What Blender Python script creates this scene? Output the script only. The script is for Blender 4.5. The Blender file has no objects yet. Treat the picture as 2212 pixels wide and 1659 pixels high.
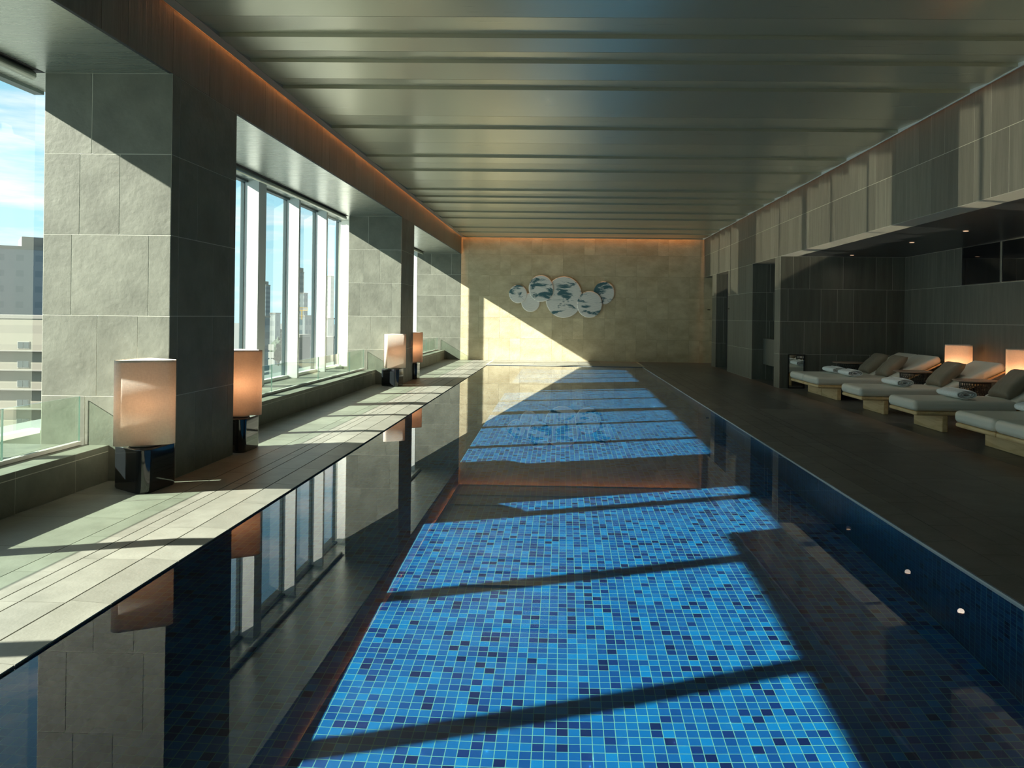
import bpy, bmesh, math, random
from mathutils import Vector, Matrix
C = bpy.context.scene.collection
S = bpy.context.scene
rnd = random.Random(7)

# ------------------------------------------------------------------ camera
W_IMG, H_IMG = 2212.0, 1659.0
F_PX, CX, CY = 1691.02, 1181.19, 684.03
YAW, ROLL, CAM_H = -0.02, 0.0127, 1.2624
cam_d = bpy.data.cameras.new('camera'); cam = bpy.data.objects.new('camera', cam_d); C.objects.link(cam)
cam_d.sensor_fit = 'HORIZONTAL'; cam_d.sensor_width = 36.0
cam_d.lens = F_PX * 36.0 / W_IMG
cam_d.shift_x = (W_IMG / 2 - CX) / W_IMG
cam_d.shift_y = (CY - H_IMG / 2) / W_IMG
cam_d.clip_start = 0.05; cam_d.clip_end = 6000
cy_, sy_ = math.cos(YAW), math.sin(YAW); cr_, sr_ = math.cos(ROLL), math.sin(ROLL)
cx0 = Vector((cy_, -sy_, 0)); cy0 = Vector((0, 0, 1)); cz0 = Vector((sy_, cy_, 0))
right = cx0 * cr_ + cy0 * sr_; up = -cx0 * sr_ + cy0 * cr_
M = Matrix.Identity(4)
for i in range(3):
    M[i][0] = right[i]; M[i][1] = up[i]; M[i][2] = -cz0[i]
M.translation = Vector((0, 0, CAM_H))
cam.matrix_world = M
S.camera = cam

# ------------------------------------------------------------------ sky, sun, exposure
S.view_settings.view_transform = 'Standard'; S.view_settings.look = 'None'
S.view_settings.exposure = 0.0; S.view_settings.gamma = 1.0
S.view_settings.use_curve_mapping = False
S.cycles.use_denoising = True
S.cycles.max_bounces = 10; S.cycles.diffuse_bounces = 6; S.cycles.glossy_bounces = 6
S.cycles.transmission_bounces = 8; S.cycles.transparent_max_bounces = 24
S.cycles.sample_clamp_indirect = 0.0
S.cycles.caustics_reflective = True; S.cycles.caustics_refractive = True
S.cycles.blur_glossy = 1.0

SUN_DIR = Vector((1.0, 0.322, -0.5984)).normalized()
sd = bpy.data.lights.new('sun', 'SUN'); sun = bpy.data.objects.new('sun', sd); C.objects.link(sun)
sd.energy = 24.0; sd.angle = 0.0093; sd.color = (1.0, 0.965, 0.86)
sun.rotation_euler = SUN_DIR.to_track_quat('-Z', 'Y').to_euler()
sun.location = (-30, -8, 20)
sd.cycles.is_caustics_light = True

world = bpy.data.worlds.new('sky'); S.world = world; world.use_nodes = True
wn, wl = world.node_tree.nodes, world.node_tree.links
wn.clear()
wo = wn.new('ShaderNodeOutputWorld'); bg = wn.new('ShaderNodeBackground'); wl.new(bg.outputs[0], wo.inputs[0])
tc = wn.new('ShaderNodeTexCoord'); sep = wn.new('ShaderNodeSeparateXYZ'); wl.new(tc.outputs['Generated'], sep.inputs[0])
grad = wn.new('ShaderNodeValToRGB'); wl.new(sep.outputs['Z'], grad.inputs[0])
e = grad.color_ramp.elements
e[0].position = 0.0; e[0].color = (0.48, 0.80, 0.86, 1)
e[1].position = 0.6; e[1].color = (0.13, 0.30, 0.52, 1)
k = grad.color_ramp.elements.new(0.18); k.color = (0.33, 0.66, 0.82, 1)
mp = wn.new('ShaderNodeMapping'); mp.inputs['Scale'].default_value = (2.0, 1.2, 14.0); wl.new(tc.outputs['Generated'], mp.inputs[0])
cn = wn.new('ShaderNodeTexNoise'); cn.inputs['Scale'].default_value = 1.6; cn.inputs['Detail'].default_value = 9; cn.inputs['Roughness'].default_value = 0.6
wl.new(mp.outputs[0], cn.inputs['Vector'])
cr = wn.new('ShaderNodeValToRGB'); wl.new(cn.outputs[0], cr.inputs[0])
cr.color_ramp.elements[0].position = 0.47; cr.color_ramp.elements[1].position = 0.66
mixc = wn.new('ShaderNodeMix'); mixc.data_type = 'RGBA'
wl.new(cr.outputs[0], mixc.inputs[0]); wl.new(grad.outputs[0], mixc.inputs[6]); mixc.inputs[7].default_value = (0.86, 0.90, 0.92, 1)
wl.new(mixc.outputs[2], bg.inputs[0]); bg.inputs[1].default_value = 1.3

# ------------------------------------------------------------------ constants of the room (metres; x right, y into the picture)
XL, XR, DB = -2.914, 4.0, 22.35         # inner faces of the columns, right wall, end wall
XC = -3.87; XM = -4.07; XG = -4.265      # column outer face, mullion face, glass
C1A, C1B, C2A, C2B = 5.751, 6.896, 14.054, 15.23
ZS, ZC = 3.03, 3.50                     # window soffit, ceiling
XP0, XP1 = -1.947, 2.0965               # pool edges
YP0, YP1 = 1.0, 20.35
ZW, ZF = -0.022, -1.12                  # water, pool floor
YR = -4.0                               # room end behind the camera
ROWS = [0.0, 0.63, 1.23, 1.83, 2.43, 3.03, 3.50]
DN, XN = 14.5, 6.28                     # niche end wall, niche right wall

# ------------------------------------------------------------------ helpers
def tag(o, label=None, cat=None, group=None, kind=None):
    if label: o['label'] = label
    if cat: o['category'] = cat
    if group: o['group'] = group
    if kind: o['kind'] = kind
    return o
def empty(name, loc=(0, 0, 0), rz=0.0):
    o = bpy.data.objects.new(name, None); C.objects.link(o); o.location = loc; o.rotation_euler = (0, 0, rz)
    o.empty_display_size = 0.1
    return o
def link(name, bm, mats, parent=None, smooth=False, loc=None):
    me = bpy.data.meshes.new(name)
    bmesh.ops.recalc_face_normals(bm, faces=bm.faces) if smooth != 'keep' else None
    bm.to_mesh(me); bm.free()
    for m in (mats if isinstance(mats, (list, tuple)) else [mats]): me.materials.append(m)
    if smooth is True:
        for p in me.polygons: p.use_smooth = True
    o = bpy.data.objects.new(name, me); C.objects.link(o)
    if parent is not None: o.parent = parent
    if loc is not None: o.location = loc
    return o
def box(bm, x0, x1, y0, y1, z0, z1, mi=0, rot=None):
    vs = [bm.verts.new((x, y, z)) for z in (z0, z1) for y in (y0, y1) for x in (x0, x1)]
    if rot is not None:
        for v in vs: v.co = rot @ v.co
    for q in ((0, 2, 3, 1), (4, 5, 7, 6), (0, 1, 5, 4), (2, 6, 7, 3), (0, 4, 6, 2), (1, 3, 7, 5)):
        f = bm.faces.new([vs[i] for i in q]); f.material_index = mi
    return vs
def bx(*a, **k):
    bm = bmesh.new(); box(bm, *a, **k); return bm
def bevel(o, w, seg=3, smooth=True):
    m = o.modifiers.new('bevel', 'BEVEL'); m.width = w; m.segments = seg; m.limit_method = 'ANGLE'; m.angle_limit = math.radians(40)
    if smooth:
        for p in o.data.polygons: p.use_smooth = True
        w_ = o.modifiers.new('wn', 'WEIGHTED_NORMAL'); w_.keep_sharp = False
    return o
def prism(bm, pts, z0, z1, mi=0, cap=True):
    n = len(pts)
    a = [bm.verts.new((x, y, z0)) for x, y in pts]; b = [bm.verts.new((x, y, z1)) for x, y in pts]
    for i in range(n):
        f = bm.faces.new((a[i], a[(i + 1) % n], b[(i + 1) % n], b[i])); f.material_index = mi
    if cap:
        f = bm.faces.new(b); f.material_index = mi
        f = bm.faces.new(list(reversed(a))); f.material_index = mi
def tube(bm, p0, p1, r, n=10, cap=True):
    p0, p1 = Vector(p0), Vector(p1); d = (p1 - p0).normalized()
    a = d.orthogonal().normalized(); b = d.cross(a)
    r0 = [bm.verts.new(p0 + (a * math.cos(t) + b * math.sin(t)) * r) for t in [2 * math.pi * i / n for i in range(n)]]
    r1 = [bm.verts.new(p1 + (a * math.cos(t) + b * math.sin(t)) * r) for t in [2 * math.pi * i / n for i in range(n)]]
    for i in range(n): bm.faces.new((r0[i], r0[(i + 1) % n], r1[(i + 1) % n], r1[i]))
    if cap: bm.faces.new(list(reversed(r0))); bm.faces.new(r1)

# ------------------------------------------------------------------ materials
def mat(name, base=(0.5, 0.5, 0.5), rough=0.5, metal=0.0, spec=0.5):
    m = bpy.data.materials.new(name); m.use_nodes = True
    p = m.node_tree.nodes['Principled BSDF']
    p.inputs['Base Color'].default_value = (*base, 1); p.inputs['Roughness'].default_value = rough
    p.inputs['Metallic'].default_value = metal; p.inputs['Specular IOR Level'].default_value = spec
    return m
def nodes(m):
    return m.node_tree.nodes, m.node_tree.links, m.node_tree.nodes['Principled BSDF']
def stone(name, c0, c1, rough, bump, scale=3.0, fine=40.0, stretch=(1, 1, 1), tone=0.25, bdist=0.01):
    m = mat(name, c0, rough, 0, 0.35); n, l, p = nodes(m)
    geo = n.new('ShaderNodeNewGeometry'); at = n.new('ShaderNodeAttribute'); at.attribute_name = 'tone'
    off = n.new('ShaderNodeVectorMath'); off.operation = 'SCALE'; off.inputs['Scale'].default_value = 37.0; l.new(at.outputs['Color'], off.inputs[0])
    ad = n.new('ShaderNodeVectorMath'); l.new(geo.outputs['Position'], ad.inputs[0]); l.new(off.outputs[0], ad.inputs[1])
    mp_ = n.new('ShaderNodeMapping'); mp_.inputs['Scale'].default_value = stretch; l.new(ad.outputs[0], mp_.inputs[0])
    a = n.new('ShaderNodeTexNoise'); a.inputs['Scale'].default_value = scale; a.inputs['Detail'].default_value = 8; a.inputs['Roughness'].default_value = 0.62
    b = n.new('ShaderNodeTexNoise'); b.inputs['Scale'].default_value = fine; b.inputs['Detail'].default_value = 4
    l.new(mp_.outputs[0], a.inputs[0]); l.new(mp_.outputs[0], b.inputs[0])
    r = n.new('ShaderNodeValToRGB'); r.color_ramp.elements[0].position = 0.32; r.color_ramp.elements[1].position = 0.68
    r.color_ramp.elements[0].color = (*c0, 1); r.color_ramp.elements[1].color = (*c1, 1); l.new(a.outputs[0], r.inputs[0])
    sx = n.new('ShaderNodeSeparateColor'); l.new(at.outputs['Color'], sx.inputs[0])
    mr = n.new('ShaderNodeMapRange'); mr.inputs['To Min'].default_value = 1 - tone / 2; mr.inputs['To Max'].default_value = 1 + tone / 2; l.new(sx.outputs[0], mr.inputs[0])
    mu = n.new('ShaderNodeVectorMath'); mu.operation = 'SCALE'; l.new(r.outputs[0], mu.inputs[0]); l.new(mr.outputs[0], mu.inputs['Scale'])
    l.new(mu.outputs[0], p.inputs['Base Color'])
    ms = n.new('ShaderNodeMath'); ms.operation = 'MULTIPLY_ADD'; l.new(b.outputs[0], ms.inputs[0]); ms.inputs[1].default_value = 0.35; l.new(a.outputs[0], ms.inputs[2])
    bp = n.new('ShaderNodeBump'); bp.inputs['Strength'].default_value = bump; bp.inputs['Distance'].default_value = bdist
    l.new(ms.outputs[0], bp.inputs['Height']); l.new(bp.outputs[0], p.inputs['Normal'])
    return m
M_TILE = stone('slate_tile', (0.145, 0.150, 0.120), (0.215, 0.222, 0.180), 0.5, 0.5, 3.5, 22, tone=0.22)
M_WTILE = stone('brushed_slate_tile', (0.125, 0.128, 0.105), (0.18, 0.183, 0.152), 0.42, 0.25, 5.0, 30, stretch=(3, 3, 0.25), tone=0.25)
M_DECK = stone('deck_tile', (0.19, 0.19, 0.157), (0.26, 0.26, 0.22), 0.42, 0.22, 4.0, 60, tone=0.2)
M_DECKR = stone('deck_tile_dark', (0.10, 0.100, 0.092), (0.15, 0.148, 0.138), 0.36, 0.2, 4.0, 60, tone=0.25)
M_BEIGE = stone('beige_stone', (0.50, 0.42, 0.26), (0.72, 0.64, 0.44), 0.6, 0.75, 2.2, 28, stretch=(1, 1, 1.6), tone=0.15, bdist=0.012)
M_GROUT = mat('light_grout', (0.55, 0.55, 0.47), 0.7)
M_GROUTB = mat('beige_grout', (0.34, 0.29, 0.18), 0.8)
M_GROUTD = mat('dark_joint', (0.03, 0.03, 0.03), 0.8)
def satin(name, base, rough, metal=0.85):
    m = mat(name, base, rough, metal); n, l, p = nodes(m)
    geo = n.new('ShaderNodeNewGeometry'); mp_ = n.new('ShaderNodeMapping'); mp_.inputs['Scale'].default_value = (0.5, 40, 40); l.new(geo.outputs['Position'], mp_.inputs[0])
    a = n.new('ShaderNodeTexNoise'); a.inputs['Scale'].default_value = 2.0; a.inputs['Detail'].default_value = 3; l.new(mp_.outputs[0], a.inputs[0])
    mr = n.new('ShaderNodeMapRange'); mr.inputs['To Min'].default_value = rough - 0.05; mr.inputs['To Max'].default_value = rough + 0.07; l.new(a.outputs[0], mr.inputs[0]); l.new(mr.outputs[0], p.inputs['Roughness'])
    return m
M_CEIL = satin('satin_metal_panel', (0.62, 0.60, 0.46), 0.29, 0.65)
M_SOFF = satin('soffit_metal', (0.46, 0.49, 0.44), 0.27, 0.85)
M_DARKC = satin('dark_soffit_metal', (0.10, 0.11, 0.12), 0.3, 0.5)
M_TRIM = mat('cove_trim', (0.45, 0.36, 0.29), 0.5)
M_WHITE = mat('white_aluminium', (0.72, 0.73, 0.70), 0.45)
M_GREYF = mat('grey_aluminium', (0.22, 0.24, 0.22), 0.45)
M_DARKF = mat('dark_gasket', (0.03, 0.05, 0.05), 0.35)
M_ALU = mat('anodised_tube', (0.42, 0.45, 0.38), 0.35, 0.7)
M_BLACK = mat('black_lacquer', (0.012, 0.013, 0.016), 0.06, 0, 0.9)
M_CHROME = mat('stainless_trim', (0.6, 0.6, 0.58), 0.25, 1.0)
M_MIRROR = mat('mirror', (0.85, 0.88, 0.86), 0.01, 1.0)
M_DKGLASS = mat('dark_glass', (0.010, 0.010, 0.012), 0.02, 0, 1.0)
M_CUSH = mat('greige_cushion', (0.80, 0.785, 0.69), 0.65)
M_PILL = mat('taupe_leather', (0.27, 0.23, 0.17), 0.5)
M_BRONZE = mat('bronze_weave', (0.06, 0.055, 0.045), 0.45, 0.5)
M_TABLE = mat('table_top', (0.42, 0.30, 0.22), 0.3)
def glass(name, tint, ior=1.5, gloss=1.0):
    m = bpy.data.materials.new(name); m.use_nodes = True; n, l = m.node_tree.nodes, m.node_tree.links; n.clear()
    o = n.new('ShaderNodeOutputMaterial'); mx = n.new('ShaderNodeMixShader'); t = n.new('ShaderNodeBsdfTransparent'); g = n.new('ShaderNodeBsdfGlossy')
    t.inputs[0].default_value = (*tint, 1); g.inputs['Roughness'].default_value = 0.0; g.inputs[0].default_value = (gloss, gloss, gloss, 1)
    fr = n.new('ShaderNodeLayerWeight'); fr.inputs[0].default_value = 0.5
    pw = n.new('ShaderNodeMath'); pw.operation = 'POWER'; l.new(fr.outputs['Facing'], pw.inputs[0]); pw.inputs[1].default_value = 5
    r0 = ((ior - 1) / (ior + 1)) ** 2 * 1.6
    ma = n.new('ShaderNodeMath'); ma.operation = 'MULTIPLY_ADD'; l.new(pw.outputs[0], ma.inputs[0]); ma.inputs[1].default_value = 1 - r0; ma.inputs[2].default_value = r0
    l.new(ma.outputs[0], mx.inputs[0]); l.new(t.outputs[0], mx.inputs[1]); l.new(g.outputs[0], mx.inputs[2]); l.new(mx.outputs[0], o.inputs[0])
    return m
M_WGLASS = glass('window_glass', (0.93, 0.97, 0.95), 1.35)
M_BGLASS = glass('balustrade_glass', (0.87, 0.94, 0.89), 1.5)
M_GEDGE = mat('glass_edge', (0.10, 0.17, 0.14), 0.1)
# fabric with weave
def fabric(name, base, weave=500, bump=0.15, rough=0.8, translucent=0.0):
    m = mat(name, base, rough, 0, 0.2); n, l, p = nodes(m)
    tcn = n.new('ShaderNodeTexCoord'); a = n.new('ShaderNodeTexNoise'); a.inputs['Scale'].default_value = weave * 0.2; a.inputs['Detail'].default_value = 3
    mp_ = n.new('ShaderNodeMapping'); mp_.inputs['Scale'].default_value = (1, 1, 0.25); l.new(tcn.outputs['Object'], mp_.inputs[0]); l.new(mp_.outputs[0], a.inputs[0])
    b = n.new('ShaderNodeTexNoise'); b.inputs['Scale'].default_value = weave * 0.2; mp2 = n.new('ShaderNodeMapping'); mp2.inputs['Scale'].default_value = (0.25, 0.25, 1.2); l.new(tcn.outputs['Object'], mp2.inputs[0]); l.new(mp2.outputs[0], b.inputs[0])
    s = n.new('ShaderNodeMath'); s.operation = 'ADD'; l.new(a.outputs[0], s.inputs[0]); l.new(b.outputs[0], s.inputs[1])
    r = n.new('ShaderNodeMapRange'); r.inputs['From Min'].default_value = 0.7; r.inputs['From Max'].default_value = 1.3; r.inputs['To Min'].default_value = 0.86; r.inputs['To Max'].default_value = 1.08; l.new(s.outputs[0], r.inputs[0])
    mu = n.new('ShaderNodeVectorMath'); mu.operation = 'SCALE'; mu.inputs[0].default_value = base; l.new(r.outputs[0], mu.inputs['Scale']); l.new(mu.outputs[0], p.inputs['Base Color'])
    bp = n.new('ShaderNodeBump'); bp.inputs['Strength'].default_value = bump; bp.inputs['Distance'].default_value = 0.002; l.new(s.outputs[0], bp.inputs['Height']); l.new(bp.outputs[0], p.inputs['Normal'])
    if translucent:
        tr = n.new('ShaderNodeBsdfTranslucent'); tr.inputs[0].default_value = (0.95, 0.82, 0.70, 1); l.new(bp.outputs[0], tr.inputs['Normal'])
        mx = n.new('ShaderNodeMixShader'); mx.inputs[0].default_value = translucent
        out = n['Material Output']; l.new(p.outputs[0], mx.inputs[1]); l.new(tr.outputs[0], mx.inputs[2]); l.new(mx.outputs[0], out.inputs[0])
    return m
M_SHADE = fabric('linen_shade', (0.86, 0.81, 0.73), 900, 0.2, translucent=0.42)
M_TOWEL = fabric('white_terry', (0.95, 0.97, 0.97), 700, 0.9)
M_LID = mat('white_diffuser', (0.85, 0.84, 0.80), 0.5)
def wood(name, base, dark, scale=6):
    m = mat(name, base, 0.45, 0, 0.3); n, l, p = nodes(m)
    tcn = n.new('ShaderNodeTexCoord'); mp_ = n.new('ShaderNodeMapping'); mp_.inputs['Scale'].default_value = (5, 0.8, 6); l.new(tcn.outputs['Object'], mp_.inputs[0])
    a = n.new('ShaderNodeTexNoise'); a.inputs['Scale'].default_value = scale * 0.5; a.inputs['Detail'].default_value = 6; a.inputs['Distortion'].default_value = 1.2; l.new(mp_.outputs[0], a.inputs[0])
    r = n.new('ShaderNodeValToRGB'); r.color_ramp.elements[0].position = 0.35; r.color_ramp.elements[1].position = 0.6
    r.color_ramp.elements[0].color = (*dark, 1); r.color_ramp.elements[1].color = (*base, 1); l.new(a.outputs[0], r.inputs[0]); l.new(r.outputs[0], p.inputs['Base Color'])
    return m
M_WOOD = wood('light_oak', (0.86, 0.62, 0.33), (0.72, 0.48, 0.22))
# white marble with blue green veins; seed shifts the pattern per disc
def marble(name, seed, dens):
    m = mat(name, (0.75, 0.74, 0.70), 0.35); n, l, p = nodes(m)
    tcn = n.new('ShaderNodeTexCoord'); mp_ = n.new('ShaderNodeMapping'); mp_.inputs['Location'].default_value = (seed, seed * 2.3, 0); mp_.inputs['Rotation'].default_value = (0, math.radians(-12), 0)
    mp_.inputs['Scale'].default_value = (1.0, 1, 2.6); l.new(tcn.outputs['Object'], mp_.inputs[0])
    a = n.new('ShaderNodeTexNoise'); a.inputs['Scale'].default_value = 1.9; a.inputs['Detail'].default_value = 9; a.inputs['Roughness'].default_value = 0.62; a.inputs['Distortion'].default_value = 0.7; l.new(mp_.outputs[0], a.inputs[0])
    r = n.new('ShaderNodeValToRGB'); l.new(a.outputs[0], r.inputs[0]); r.color_ramp.elements[0].position = dens; r.color_ramp.elements[0].color = (0, 0, 0, 1); r.color_ramp.elements[1].position = dens + 0.06; r.color_ramp.elements[1].color = (1, 1, 1, 1)
    w = n.new('ShaderNodeTexWave'); w.bands_direction = 'Z'; w.inputs['Scale'].default_value = 5.0; w.inputs['Distortion'].default_value = 7; w.inputs['Detail'].default_value = 2; w.inputs['Detail Scale'].default_value = 0.8; l.new(mp_.outputs[0], w.inputs[0])
    r2 = n.new('ShaderNodeValToRGB'); l.new(w.outputs[1], r2.inputs[0]); r2.color_ramp.elements[0].color = (0.60, 0.60, 0.58, 1); r2.color_ramp.elements[1].position = 0.25; r2.color_ramp.elements[1].color = (0.90, 0.88, 0.84, 1)
    mx = n.new('ShaderNodeMix'); mx.data_type = 'RGBA'; l.new(r.outputs[0], mx.inputs[0]); l.new(r2.outputs[0], mx.inputs[6]); mx.inputs[7].default_value = (0.07, 0.17, 0.20, 1)
    l.new(mx.outputs[2], p.inputs['Base Color'])
    return m
# pool mosaic: ax picks the two axes of the surface
PITCH = 0.0512
def mosaic(name, ax, dark=1.0):
    m = mat(name, (0, 0.1, 0.3), 0.35); n, l, p = nodes(m)
    geo = n.new('ShaderNodeNewGeometry'); s = n.new('ShaderNodeSeparateXYZ'); l.new(geo.outputs['Position'], s.inputs[0])
    def mth(op, a, b=None, c=None):
        q = n.new('ShaderNodeMath'); q.operation = op
        for i, v in enumerate((a, b, c)):
            if v is None: continue
            if isinstance(v, (int, float)): q.inputs[i].default_value = v
            else: l.new(v, q.inputs[i])
        return q.outputs[0]
    cells, fr = [], []
    for a, o in zip(ax, (0.004, 0.013)):
        v = mth('DIVIDE', mth('ADD', s.outputs[a], 50 * PITCH + o), PITCH)
        cells.append(mth('FLOOR', v)); fr.append(mth('ABSOLUTE', mth('SUBTRACT', mth('FRACT', v), 0.5)))
    cb = n.new('ShaderNodeCombineXYZ'); l.new(cells[0], cb.inputs[0]); l.new(cells[1], cb.inputs[1])
    wnz = n.new('ShaderNodeTexWhiteNoise'); wnz.noise_dimensions = '3D'; l.new(cb.outputs[0], wnz.inputs['Vector'])
    r = n.new('ShaderNodeValToRGB'); r.color_ramp.interpolation = 'CONSTANT'; l.new(wnz.outputs['Value'], r.inputs[0])
    cols = [(0.0, (0.0008, 0.008, 0.05)), (0.06, (0.0008, 0.017, 0.09)), (0.16, (0.0008, 0.036, 0.145)), (0.38, (0.0008, 0.056, 0.19)), (0.66, (0.0008, 0.075, 0.225)), (0.88, (0.0008, 0.10, 0.27))]
    el = r.color_ramp.elements; el[0].color = (*cols[0][1], 1); el[1].position = cols[1][0]; el[1].color = (*cols[1][1], 1)
    for pos, c in cols[2:]: q = el.new(pos); q.color = (*c, 1)
    ns = n.new('ShaderNodeTexNoise'); ns.inputs['Scale'].default_value = 260; ns.inputs['Detail'].default_value = 2; l.new(geo.outputs['Position'], ns.inputs[0])
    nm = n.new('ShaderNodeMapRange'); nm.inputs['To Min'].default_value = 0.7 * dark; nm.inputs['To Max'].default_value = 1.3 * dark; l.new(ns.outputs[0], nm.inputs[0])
    sc = n.new('ShaderNodeVectorMath'); sc.operation = 'SCALE'; l.new(r.outputs[0], sc.inputs[0]); l.new(nm.outputs[0], sc.inputs['Scale'])
    g = mth('GREATER_THAN', mth('MAXIMUM', fr[0], fr[1]), 0.465)
    mx = n.new('ShaderNodeMix'); mx.data_type = 'RGBA'; l.new(g, mx.inputs[0]); l.new(sc.outputs[0], mx.inputs[6]); mx.inputs[7].default_value = (0.07, 0.23, 0.20, 1)
    l.new(mx.outputs[2], p.inputs['Base Color'])
    return m
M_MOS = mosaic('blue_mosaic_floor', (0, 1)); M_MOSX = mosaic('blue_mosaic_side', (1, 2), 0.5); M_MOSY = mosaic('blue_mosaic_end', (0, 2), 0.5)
M_WATER = bpy.data.materials.new('water'); M_WATER.use_nodes = True
n, l = M_WATER.node_tree.nodes, M_WATER.node_tree.links; n.clear()
o_ = n.new('ShaderNodeOutputMaterial'); g_ = n.new('ShaderNodeBsdfGlass'); g_.inputs['IOR'].default_value = 1.333; g_.inputs['Roughness'].default_value = 0.0
l.new(g_.outputs[0], o_.inputs[0])

# ------------------------------------------------------------------ tile cladding
class Clad:
    """a body of boxes with single tiles laid on its faces, one mesh"""
    def __init__(self, grout, tilem, gap=0.003, th=0.0015):
        self.bm = bmesh.new(); self.tone = self.bm.loops.layers.color.new('tone'); self.mats = [grout, tilem]; self.gap = gap; self.th = th
    def body(self, *a, mi=0): box(self.bm, *a, mi=mi)
    def tile(self, O, U, V, N, u0, u1, v0, v1, mi=1):
        g = self.gap; c = (rnd.random(), rnd.random(), rnd.random(), 1)
        O, U, V, N = map(Vector, (O, U, V, N))
        pts = [(u0 + g, v0 + g), (u1 - g, v0 + g), (u1 - g, v1 - g), (u0 + g, v1 - g)]
        lo = [self.bm.verts.new(O + U * a + V * b) for a, b in pts]; hi = [self.bm.verts.new(O + U * a + V * b + N * self.th) for a, b in pts]
        fs = [self.bm.faces.new(hi)] + [self.bm.faces.new((lo[i], lo[(i + 1) % 4], hi[(i + 1) % 4], hi[i])) for i in range(4)]
        for f in fs:
            f.material_index = mi
            for lp in f.loops: lp[self.tone] = c
    def wall(self, O, U, V, N, ulo, uhi, rows, joints=None, unit=0.3, w=(3, 5, 1), ref=0.0, mi=1):
        for i in range(len(rows) - 1):
            if joints and i in joints: js = [ulo] + sorted(joints[i]) + [uhi]
            else:
                u = ref + unit * rnd.randrange(-3, 1)
                while u < ulo - 3: u += 3 * unit
                js = [ulo]
                while u < uhi:
                    if u > ulo + 0.05 and u < uhi - 0.05: js.append(u)
                    u += unit * rnd.choices((1, 2, 3), w)[0]
                js.append(uhi)
            for a, b in zip(js[:-1], js[1:]): self.tile(O, U, V, N, a, b, rows[i], rows[i + 1], mi)
    def done(self, name, parent=None):
        bmesh.ops.recalc_face_normals(self.bm, faces=self.bm.faces)
        return link(name, self.bm, self.mats, parent, smooth='keep')
X_, Y_, Z_ = (1, 0, 0), (0, 1, 0), (0, 0, 1)

# ------------------------------------------------------------------ end wall (beige stone, with the slate strip at its left)
w = Clad(M_GROUTB, M_BEIGE, gap=0.0018, th=0.002)
w.body(XL, 5.3, DB, DB + 0.3, -0.05, 3.9)
w.wall((0, DB, 0), X_, Z_, (0, -1, 0), XL, 5.3, ROWS + [3.8], unit=0.3, w=(4, 5, 3), ref=-2.7)
e_ = w.done('wall_end'); tag(e_, 'beige split stone wall at the far end of the pool room', 'wall', kind='structure')
w = Clad(M_GROUT, M_TILE)
w.body(-4.6, XL, DB, DB + 0.3, -0.05, 3.9)
w.wall((0, DB, 0), X_, Z_, (0, -1, 0), -4.5, XL, ROWS[:6], joints={0: [-3.87, -3.33], 1: [-3.75, -3.2], 2: [-3.62, -3.33, -3.08], 3: [-3.6, -3.35], 4: [-3.78, -3.19], 5: []}, ref=-3.7)
e_ = w.done('wall_end_return'); tag(e_, 'dark slate tiled strip left of the beige end wall', 'wall', kind='structure')

# ------------------------------------------------------------------ left side: columns, bulkhead, soffit
CJ = {5: [-3.515], 4: [-3.515], 3: [-3.60, -3.30], 2: [-3.656, -3.076], 1: [-3.456, -3.152], 0: [-3.54]}
CJ = {0: [-3.54], 1: [-3.456, -3.152], 2: [-3.656, -3.076], 3: [-3.60, -3.30], 4: [-3.515]}
def column(y0, y1, label):
    w = Clad(M_GROUT, M_TILE)
    w.body(XC, XL, y0, y1, 0, ZS)
    w.wall((0, y0, 0), X_, Z_, (0, -1, 0), XC, XL, ROWS[:6], joints=CJ)
    w.wall((XL, 0, 0), Y_, Z_, (1, 0, 0), y0, y1, ROWS[:6], ref=y0 + 0.12, w=(3, 3, 0))
    w.wall((0, y1, 0), X_, Z_, (0, 1, 0), XC, XL, ROWS[:6], joints=CJ)
    o = w.done('tiled_column'); tag(o, label, 'column', kind='structure')
    return o
column(C1A, C1B, 'nearest slate tiled column between the tall windows')
column(C2A, C2B, 'farther slate tiled column between the tall windows')
column(-2.55, -1.40, 'slate tiled column behind the viewpoint')
w = Clad(M_GROUTD, M_WTILE, gap=0.0015)
w.body(-2.94, XL, YR, DB, ZS, 4.0)
w.wall((XL, 0, 0), Y_, Z_, (1, 0, 0), YR, DB, [ZS, ZC + 0.004, 3.9], ref=C1A, w=(4, 4, 1))
o = w.done('trim_1'); tag(o, 'dark tiled bulkhead above the windows washed by amber light', 'bulkhead', kind='structure')
o = link('trim_2', bx(XG + 0.051, -2.94, YR, DB, ZS, 3.34), M_SOFF); tag(o, 'satin metal soffit over the window bays', 'soffit', kind='structure')
o = link('wall_left', bx(-4.75, -4.34, YR, DB, 3.34, 4.2), M_GREYF); tag(o, 'outer lintel above the windows', 'wall', kind='structure')
o = link('wall_left_sill', bx(-4.75, XG - 0.03, YR, DB, -1.2, 0.27), M_GREYF); tag(o, 'outer wall below the windows', 'wall', kind='structure')

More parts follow.
